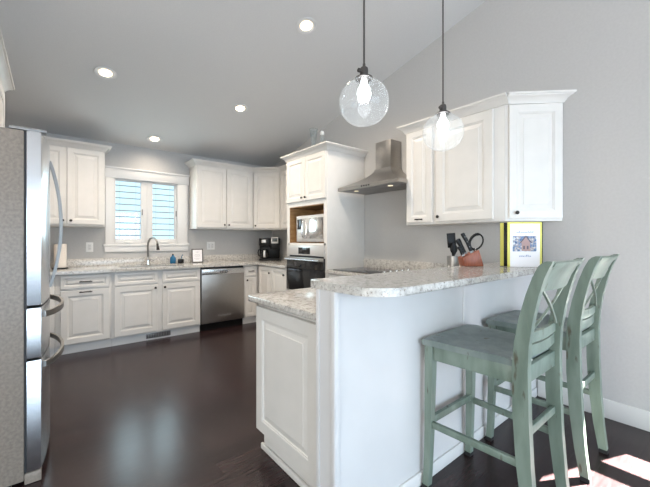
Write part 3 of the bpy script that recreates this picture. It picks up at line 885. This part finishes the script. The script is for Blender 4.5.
for k, (sx, sy, sz, ln, hw) in enumerate(((-.010, -.028, 0, .150, .013), (-.040, .014, 0, .120, .017), (.012, .026, 0, .105, .012), (-.064, -.018, 0, .075, .012))):
    t = thing('kitchen_knife', klabels[k], 'knife', kpos(sx, sy, .0603 + (sx + .080) * .4615 + .0015), KR, 'knives in the wooden block')
    mb = MB(); mb.obox(kdir * .006, kdir * .006, (0, .0035, 0), kside * hw * .9); mb.build('bolster', 'handle_steel', t)
    mb = MB()
    rings = []
    for u, w_ in ((.012, .8), (.03, .95), (.5, .85), (.8, 1.1), (.95, 1.15), (1.0, .8)):
        c_ = kdir * (.012 + (ln - .012) * u) + kside * (-.010 * max(0, u - .6))
        rings.append([c_ + kside * (hw * w_ * math.cos(2 * PI * j / 12)) + Vector((0, .010 * math.sin(2 * PI * j / 12), 0)) for j in range(12)])
    h_ = mb.loft(rings).build('handle', 'black', t)
    if k == 0:
        for u in (.3, .55, .8): MB().lathe([(.0035, 0), (.0035, .0015)], kdir * ln * u + Vector((0, -.0088, 0)), 8, '-y').build('rivet', 'handle_steel', h_)
sc2 = thing('kitchen_scissors', 'black looped kitchen scissors standing at the right of the wooden block', 'scissors', kpos(.020, .0, .1085), KR)
rings = []
for i in range(20):
    a = 2 * PI * i / 20; n_ = Vector((math.cos(a), 0, math.sin(a)))
    ctr = Vector((.014 + .046 * math.cos(a) + .012 * math.sin(a), 0, .060 + .054 * math.sin(a)))
    rr = .010 if math.cos(a) < .2 else .006
    rings.append([ctr + rr * (math.cos(2 * PI * j / 8) * n_ + math.sin(2 * PI * j / 8) * Vector((0, .8, 0))) for j in range(8)])
MB().loft(rings, closed_path=True).build('loop_handle', 'black', sc2)
MB().tube([(.004, 0, .001), (.006, 0, .012)], .007, 8).build('blade_shank', 'chrome', sc2)
CX_, CY_ = 2.475, 1.435
cr_ = thing('utensil_crock', 'steel utensil crock behind the bar, left of the knife block', 'crock', (CX_, CY_, ZT1 + .0005))
MB().lathe([(.040, 0), (.044, .004), (.044, .215), (.041, .215), (.041, .008), (.001, .008)], (0, 0, 0), 24).build('cup', 'steel', cr_)
def utensil(name, label, base_, tip, head):
    t = thing(name, label, 'utensil', base_, 0, 'black utensils in the steel crock')
    b = Vector(tip) - Vector(base_); d = b.normalized()
    side = Vector((.776, -.631, 0)); side = (side - d * side.dot(d)).normalized(); dep = d.cross(side).normalized()
    MB().tube([(0, 0, 0), b * .72], [.006, .007], 8).build('handle', 'black', t)
    mb = MB()
    if head == 'spatula': mb.obox(b * .85, b * .15, side * .034, dep * .003, .0025)
    else:
        rings = []
        for k in range(9):
            u = k / 8.0; c_ = b * (.70 + .30 * u); w = .030 * math.sin(PI * min(.97, max(.06, u))) ** .6
            rings.append([c_ + side * (w * math.cos(2 * PI * j / 12)) + dep * (.010 * math.sin(2 * PI * j / 12)) for j in range(12)])
        mb.loft(rings)
    mb.build('head', 'black', t)
utensil('spatula', 'black spatula with flat head rising from the steel crock', (CX_ + .012, CY_ - .01, .940), (CX_ - .012, CY_ + .012, 1.325), 'spatula')
utensil('serving_spoon', 'black serving spoon leaning left in the steel crock', (CX_ - .004, CY_ - .018, .940), (CX_ - .022, CY_ - .018, 1.245), 'spoon')

# yellow-edged book / binder standing open on the bar
bk = thing('cookbook', 'yellow-edged white book standing open on the bar with a house picture', 'book', (2.475, .915, 1.0885), math.radians(-41))
MB().box(-.114, .114, -.004, .0, 0, .303, .0012).build('front_cover', 'yellow', bk)
p_ = MB().box(-.097, .099, -.0052, -.0041, .0, .291).build('cover_page', 'paper', bk)
pic = MB().box(-.080, .076, -.0062, -.0053, .105, .208).build('house_picture', 'picture', p_)
mb = MB(); a = mb.ring([(x, -.0072, z) for x, z in ((-.022, .108), (.034, .108), (.034, .165), (.006, .2), (-.022, .165))]); b = mb.ring([(x, -.0063, z) for x, z in ((-.022, .108), (.034, .108), (.034, .165), (.006, .2), (-.022, .165))])
mb.bridge(a, b); mb.cap(a); mb.cap(b, True); mb.build('printed_house', 'housepink', pic)
mb = MB()
for s_ in (1, -1):
    mb.obox((.006 + s_ * .018, -.0078, .186), (s_ * .020, 0, -.024), (0, .0004, 0), (.002 * s_, 0, .0032))
for x in (-.012, .012): mb.box(x, x + .011, -.0080, -.0073, .12, .142)
mb.build('printed_roof', 'housedark', pic)
mb = MB()
def scribble(mb, x0, x1, z, h):
    x = x0
    while x < x1:
        w = random.uniform(.004, .008); hh = h * random.choice((.55, .6, 1.0))
        mb.box(x, x + .0030, -.0060, -.0053, z, z + hh); mb.box(x, x + w, -.0060, -.0053, z + hh * .45, z + hh * .45 + .0022)
        x += w + .0025
scribble(mb, -.054, .057, .228, .016); scribble(mb, -.036, .036, .068, .015)
mb.build('lettering', 'blueink', p_)
mb = MB()
ang = math.radians(17)
u = Vector((-math.cos(ang), math.sin(ang), 0)); v_ = Vector((math.sin(ang), math.cos(ang), 0))
mb.obox(Vector((.114, .0035, .1515)) + u * .1255, u * .1245, v_ * .0022, (0, 0, .1515), .001)
bc = mb.build('back_cover', 'black', bk)
mb = MB(); mb.obox(Vector((.114, .0035, .1515)) + u * .2385 - v_ * .0032, u * .0110, v_ * .0008, (0, 0, .149)); mb.build('cover_edge', 'yellow', bc)
MB().box(.1145, .120, -.004, .008, 0, .303, .001).build('spine', 'black', bk)

# clear glass vases on top of the oven tower
for k, (x, y, hh, rb, rt, lab) in enumerate(((2.66, 3.51, .33, .030, .056, 'flared clear glass vase on top of the oven tower, left one'),
                                       (2.66, 3.33, .20, .022, .032, 'slim clear glass with round stopper on top of the oven tower, right one'))):
    t = thing('glass_vase', lab, 'vase', (x, y, TZ + .0525), 0, 'clear glass pieces on the oven tower')
    prof = [(rb, 0), (rb, .006), (rb * .8, .03), (rb, hh * .5), (rt, hh), (rt - .003, hh), (rb - .004, hh * .5), (rb * .6, .03), (.001, .01)]
    MB().lathe(prof, (0, 0, 0), 20).build('body', 'clearglass', t)
    if k == 1: MB().lathe([(.004, -.025), (.022, -.012), (.028, .006), (.022, .026), (.001, .034)], (0, 0, hh + .026), 18).build('stopper', 'outlet', t)

# ------------------------------------------------------------------ ceiling downlights
ca_ = -math.atan(CS)
for k, (x, y, lab) in enumerate(((.41, 3.885, 'recessed ceiling light on the left, in line with the refrigerator'),
                                 (1.80, 2.485, 'recessed ceiling light nearest the pendant lamps, highest up the slope'),
                                 (1.81, 3.885, 'recessed ceiling light in the middle, before the oven tower'),
                                 (1.085, 4.99, 'recessed ceiling light just over the sink window'))):
    t = thing('recessed_light', lab, 'ceiling light', (x, y, ceil_z(y) - .0005), 0, 'recessed ceiling lights')
    t.rotation_euler = (ca_, 0, 0)
    MB().lathe([(.058, -.002), (.092, -.002), (.096, -.006), (.092, -.010), (.072, -.010), (.060, -.004)], (0, 0, 0), 32, caps=False).build('trim_ring', 'trim', t)
    MB().lathe([(.001, -.003), (.060, -.003), (.058, -.005), (.001, -.005)], (0, 0, 0), 32).build('diffuser', 'diffuser', t)
    MB().lathe([(.001, -.0055), (.051, -.0055), (.049, -.009), (.001, -.010)], (0, 0, 0), 28).build('bulb', 'downlight', t)
    l = light('downlight_lamp', 'SPOT', (0, 0, -.03), (105.0, 85.0, 65.0, 13.0)[k], (1.0, .86, .70), (0, 0, 0), spot_size=math.radians(150), spot_blend=.8, shadow_soft_size=.06)
    l.parent = t; l.rotation_euler = (-ca_, 0, 0)

# ------------------------------------------------------------------ pendant lamps
PY = 1.03
for k, (x, z, lab) in enumerate(((1.056, 1.868, 'larger-looking left glass globe pendant lamp above the bar end'),
                                 (1.674, 1.862, 'right glass globe pendant lamp in front of the wall cabinets'))):
    t = thing('pendant_lamp', lab, 'pendant lamp', (x, PY, z), 0, 'glass globe pendants above the bar')
    zc = ceil_z(PY) - z
    R_ = .1085
    prof = [(.030, .100)]
    for q in range(1, 25):
        a = PI * q / 25; rr = R_ * math.sin(a) ** .92; 
        if rr > .030 or q > 12: prof.append((rr, .100 * math.cos(a)))
    prof.append((.0005, -.099))
    MB().lathe(prof, (0, 0, 0), 40, caps=False).build('glass_globe', 'globe', t, angle=80)
    s_ = MB().lathe([(.001, .170), (.006, .168), (.007, .155), (.016, .150), (.018, .140), (.018, .118), (.024, .114), (.038, .106), (.040, .101), (.03, .1005), (.001, .1005)], (0, 0, 0), 24).build('socket', 'socket', t)
    mb = MB(); mb.tube([(-.017, 0, .128), (-.032, -.004, .128)], .004, 8); mb.lathe([(.002, -.006), (.009, -.004), (.009, .004), (.002, .006)], (-.034, -.004, .128), 10, 'x'); mb.build('switch_key', 'socket', s_)
    MB().tube([(0, 0, .168), (0, 0, zc - .02)], .0042, 8).build('cord', 'socket', t)
    MB().lathe([(.004, -.03), (.05, -.026), (.06, -.008), (.06, .012)], (0, 0, zc), 24).build('ceiling_canopy', 'socket', t)
    MB().lathe([(.012, .099), (.013, .080), (.026, .058), (.030, .038), (.026, .018), (.012, .006), (.0005, .003)], (0, 0, 0), 20).build('bulb', 'bulb', t, angle=80)
    l = light('pendant_light', 'POINT', (0, 0, -.02), 1.2, (.95, .98, 1.0), None, shadow_soft_size=.03); l.parent = t

# ------------------------------------------------------------------ bar stools
def rail(mb, x0, x1, zc, h, th, ypost, bow, n=10, lean=0.0):
    rings = []
    for k in range(n + 1):
        u = k / n; x = x0 + (x1 - x0) * u; y = ypost - bow * math.sin(PI * u)
        rings.append([(x, y - th / 2 - lean, zc + h / 2), (x, y + th / 2 - lean, zc + h / 2), (x, y + th / 2 + lean, zc - h / 2), (x, y - th / 2 + lean, zc - h / 2)])
    return mb.loft(rings)
PATH = [(0, -.262), (.16, -.240), (.35, -.222), (.55, -.212), (.74, -.210), (.84, -.216), (.95, -.234), (1.05, -.258), (1.12, -.280), (1.165, -.300)]
def post_y(z):
    for (a, ya), (b, yb) in zip(PATH, PATH[1:]):
        if a <= z <= b: return ya + (yb - ya) * (z - a) / (b - a)
    return PATH[-1][1]
def make_stool(label):
    t = thing('bar_stool', label, 'stool', (0, 0, 0), 0, 'sage green bar stools')
    # seat: saddle shaped board
    nx, ny = 12, 12
    mb = MB()
    def top(u, v):
        x = (u - .5) * (.405 + .085 * v); y = -.195 + v * .435
        dip = .020 * (1 - (2 * u - 1) ** 2) ** .8 * max(0, min(1, (1 - v) * 2.2)) * min(1, v * 5 + .35)
        rim = .006 * max(0, (abs(2 * u - 1) - .9) * 10) ** 2 + .006 * max(0, (abs(2 * v - 1) - .9) * 10) ** 2
        return Vector((x, y, .775 - dip - rim))
    g = [[mb.bm.verts.new(top(i / nx, j / ny)) for j in range(ny + 1)] for i in range(nx + 1)]
    h = [[mb.bm.verts.new((top(i / nx, j / ny).x * .985, top(i / nx, j / ny).y, .738)) for j in range(ny + 1)] for i in range(nx + 1)]
    for i in range(nx):
        for j in range(ny):
            mb.bm.faces.new((g[i][j], g[i + 1][j], g[i + 1][j + 1], g[i][j + 1])); mb.bm.faces.new((h[i][j], h[i][j + 1], h[i + 1][j + 1], h[i + 1][j]))
    for i in range(nx):
        mb.bm.faces.new((g[i][0], h[i][0], h[i + 1][0], g[i + 1][0])); mb.bm.faces.new((g[i][ny], g[i + 1][ny], h[i + 1][ny], h[i][ny]))
    for j in range(ny):
        mb.bm.faces.new((g[0][j], g[0][j + 1], h[0][j + 1], h[0][j])); mb.bm.faces.new((g[nx][j], h[nx][j], h[nx][j + 1], g[nx][j + 1]))
    mb.build('seat', 'seat', t, angle=40)
    # front legs
    for sx in (-1, 1):
        rings = []
        for z, hw, xo, yo in ((.004, .017, .213, .230), (.10, .0165, .210, .224), (.30, .018, .207, .218), (.60, .021, .205, .213), (.737, .022, .205, .212)):
            rings.append([(sx * xo - hw, yo - hw, z), (sx * xo + hw, yo - hw, z), (sx * xo + hw, yo + hw, z), (sx * xo - hw, yo + hw, z)])
        lg = MB().loft(rings).build('leg', 'sage', t)
        MB().box(sx * .213 - .018, sx * .213 + .018, .230 - .018, .230 + .018, 0, .022).build('foot_pad', 'fabricfoot', lg)
        # rear leg running up into the back post
        rings = []
        for i, (z, y) in enumerate(PATH):
            hw = .0185; hd_ = .020 + .011 * math.sin(PI * min(1, z / 1.165)) 
            xo = .188 + .010 * (z / 1.165) ** 2
            zz = max(z, .004)
            rings.append([(sx * xo - hw, y - hd_, zz), (sx * xo + hw, y - hd_, zz), (sx * xo + hw, y + hd_, zz), (sx * xo - hw, y + hd_, zz)])
        # rounded, rolled-over top
        y = PATH[-1][1]; xo = .198
        for dz, dy, sc_h in ((.014, -.010, .85), (.022, -.020, .5)):
            rings.append([(sx * xo - .0185, y + dy - .020 * sc_h, 1.165 + dz), (sx * xo + .0185, y + dy - .020 * sc_h, 1.165 + dz), (sx * xo + .0185, y + dy + .020 * sc_h, 1.165 + dz), (sx * xo - .0185, y + dy + .020 * sc_h, 1.165 + dz)])
        lg = MB().loft(rings).build('leg', 'sage', t)
        MB().box(sx * .188 - .0195, sx * .188 + .0195, -.262 - .021, -.262 + .021, 0, .022).build('foot_pad', 'fabricfoot', lg)
    # apron
    MB().box(-.183, .183, .200, .222, .665, .737, .002).build('apron', 'sage', t)
    MB().box(-.170, .170, -.222, -.202, .665, .737, .002).build('apron', 'sage', t)
    for sx in (-1, 1):
        mb = MB(); mb.obox((sx * .1965, .0, .701), (.010, 0, 0), (sx * .010, .190, 0), (0, 0, .036), .002); mb.build('apron', 'sage', t)
    # stretchers
    def bar(p, q, hw=.010, hh=.016):
        p, q = Vector(p), Vector(q); d = (q - p); c = (p + q) / 2
        side = d.normalized().cross(Vector((0, 0, 1))).normalized(); up = side.cross(d.normalized())
        MB().obox(c, d / 2, side * hw, up * hh, .003).build('stretcher', 'sage', t)
    for sx in (-1, 1): bar((sx * .207, .200, .335), (sx * .188, -.200, .335))
    bar((-.190, .216, .350), (.190, .216, .350), .011, .018)
    bar((-.172, -.215, .455), (.172, -.215, .455), .009, .018)
    # back: crest rail, X splats, two lower rails
    mb = MB()
    n = 12; rings = []
    for k in range(n + 1):
        u = k / n; x = -.181 + .362 * u; b = .020 * math.sin(PI * u)
        prof = [(1.060, .010), (1.060, -.008), (1.110, -.010), (1.150, -.014), (1.168, -.026), (1.180, -.030), (1.186, -.018), (1.180, -.002), (1.160, .008), (1.110, .010)]
        rings.append([(x, post_y(min(z, 1.165)) - b + o, z) for z, o in prof])
    mb.loft(rings); mb.build('crest_rail', 'sage', t, angle=50)
    for zc, hh in ((.857, .044), (.800, .048)):
        mb = MB(); rail(mb, -.172, .172, zc, hh, .016, post_y(zc) + .002, .014); mb.build('back_rail', 'sage', t)
    for s_ in (-1, 1):
        rings = []
        n = 10
        for k in range(n + 1):
            u = k / n; x = s_ * (-.150 + .300 * u); z = .876 + .190 * u
            xx = x / .194; b = .016 * math.cos(xx * PI / 2)
            y = post_y(z) - b + s_ * .004
            rings.append([(x - .0085, y - .005, z), (x + .0085, y - .005, z), (x + .0085, y + .005, z), (x - .0085, y + .005, z)])
        MB().loft(rings).build('cross_splat', 'sage', t)
    return t
st = make_stool('nearer sage green bar stool with X back, in front at the bar panel')
st.location = (1.708, .782, 0)
st2 = copy_tree(st); st2.location = (2.380, .775, 0); st2['label'] = 'farther sage green bar stool with X back, nearest the right wall'
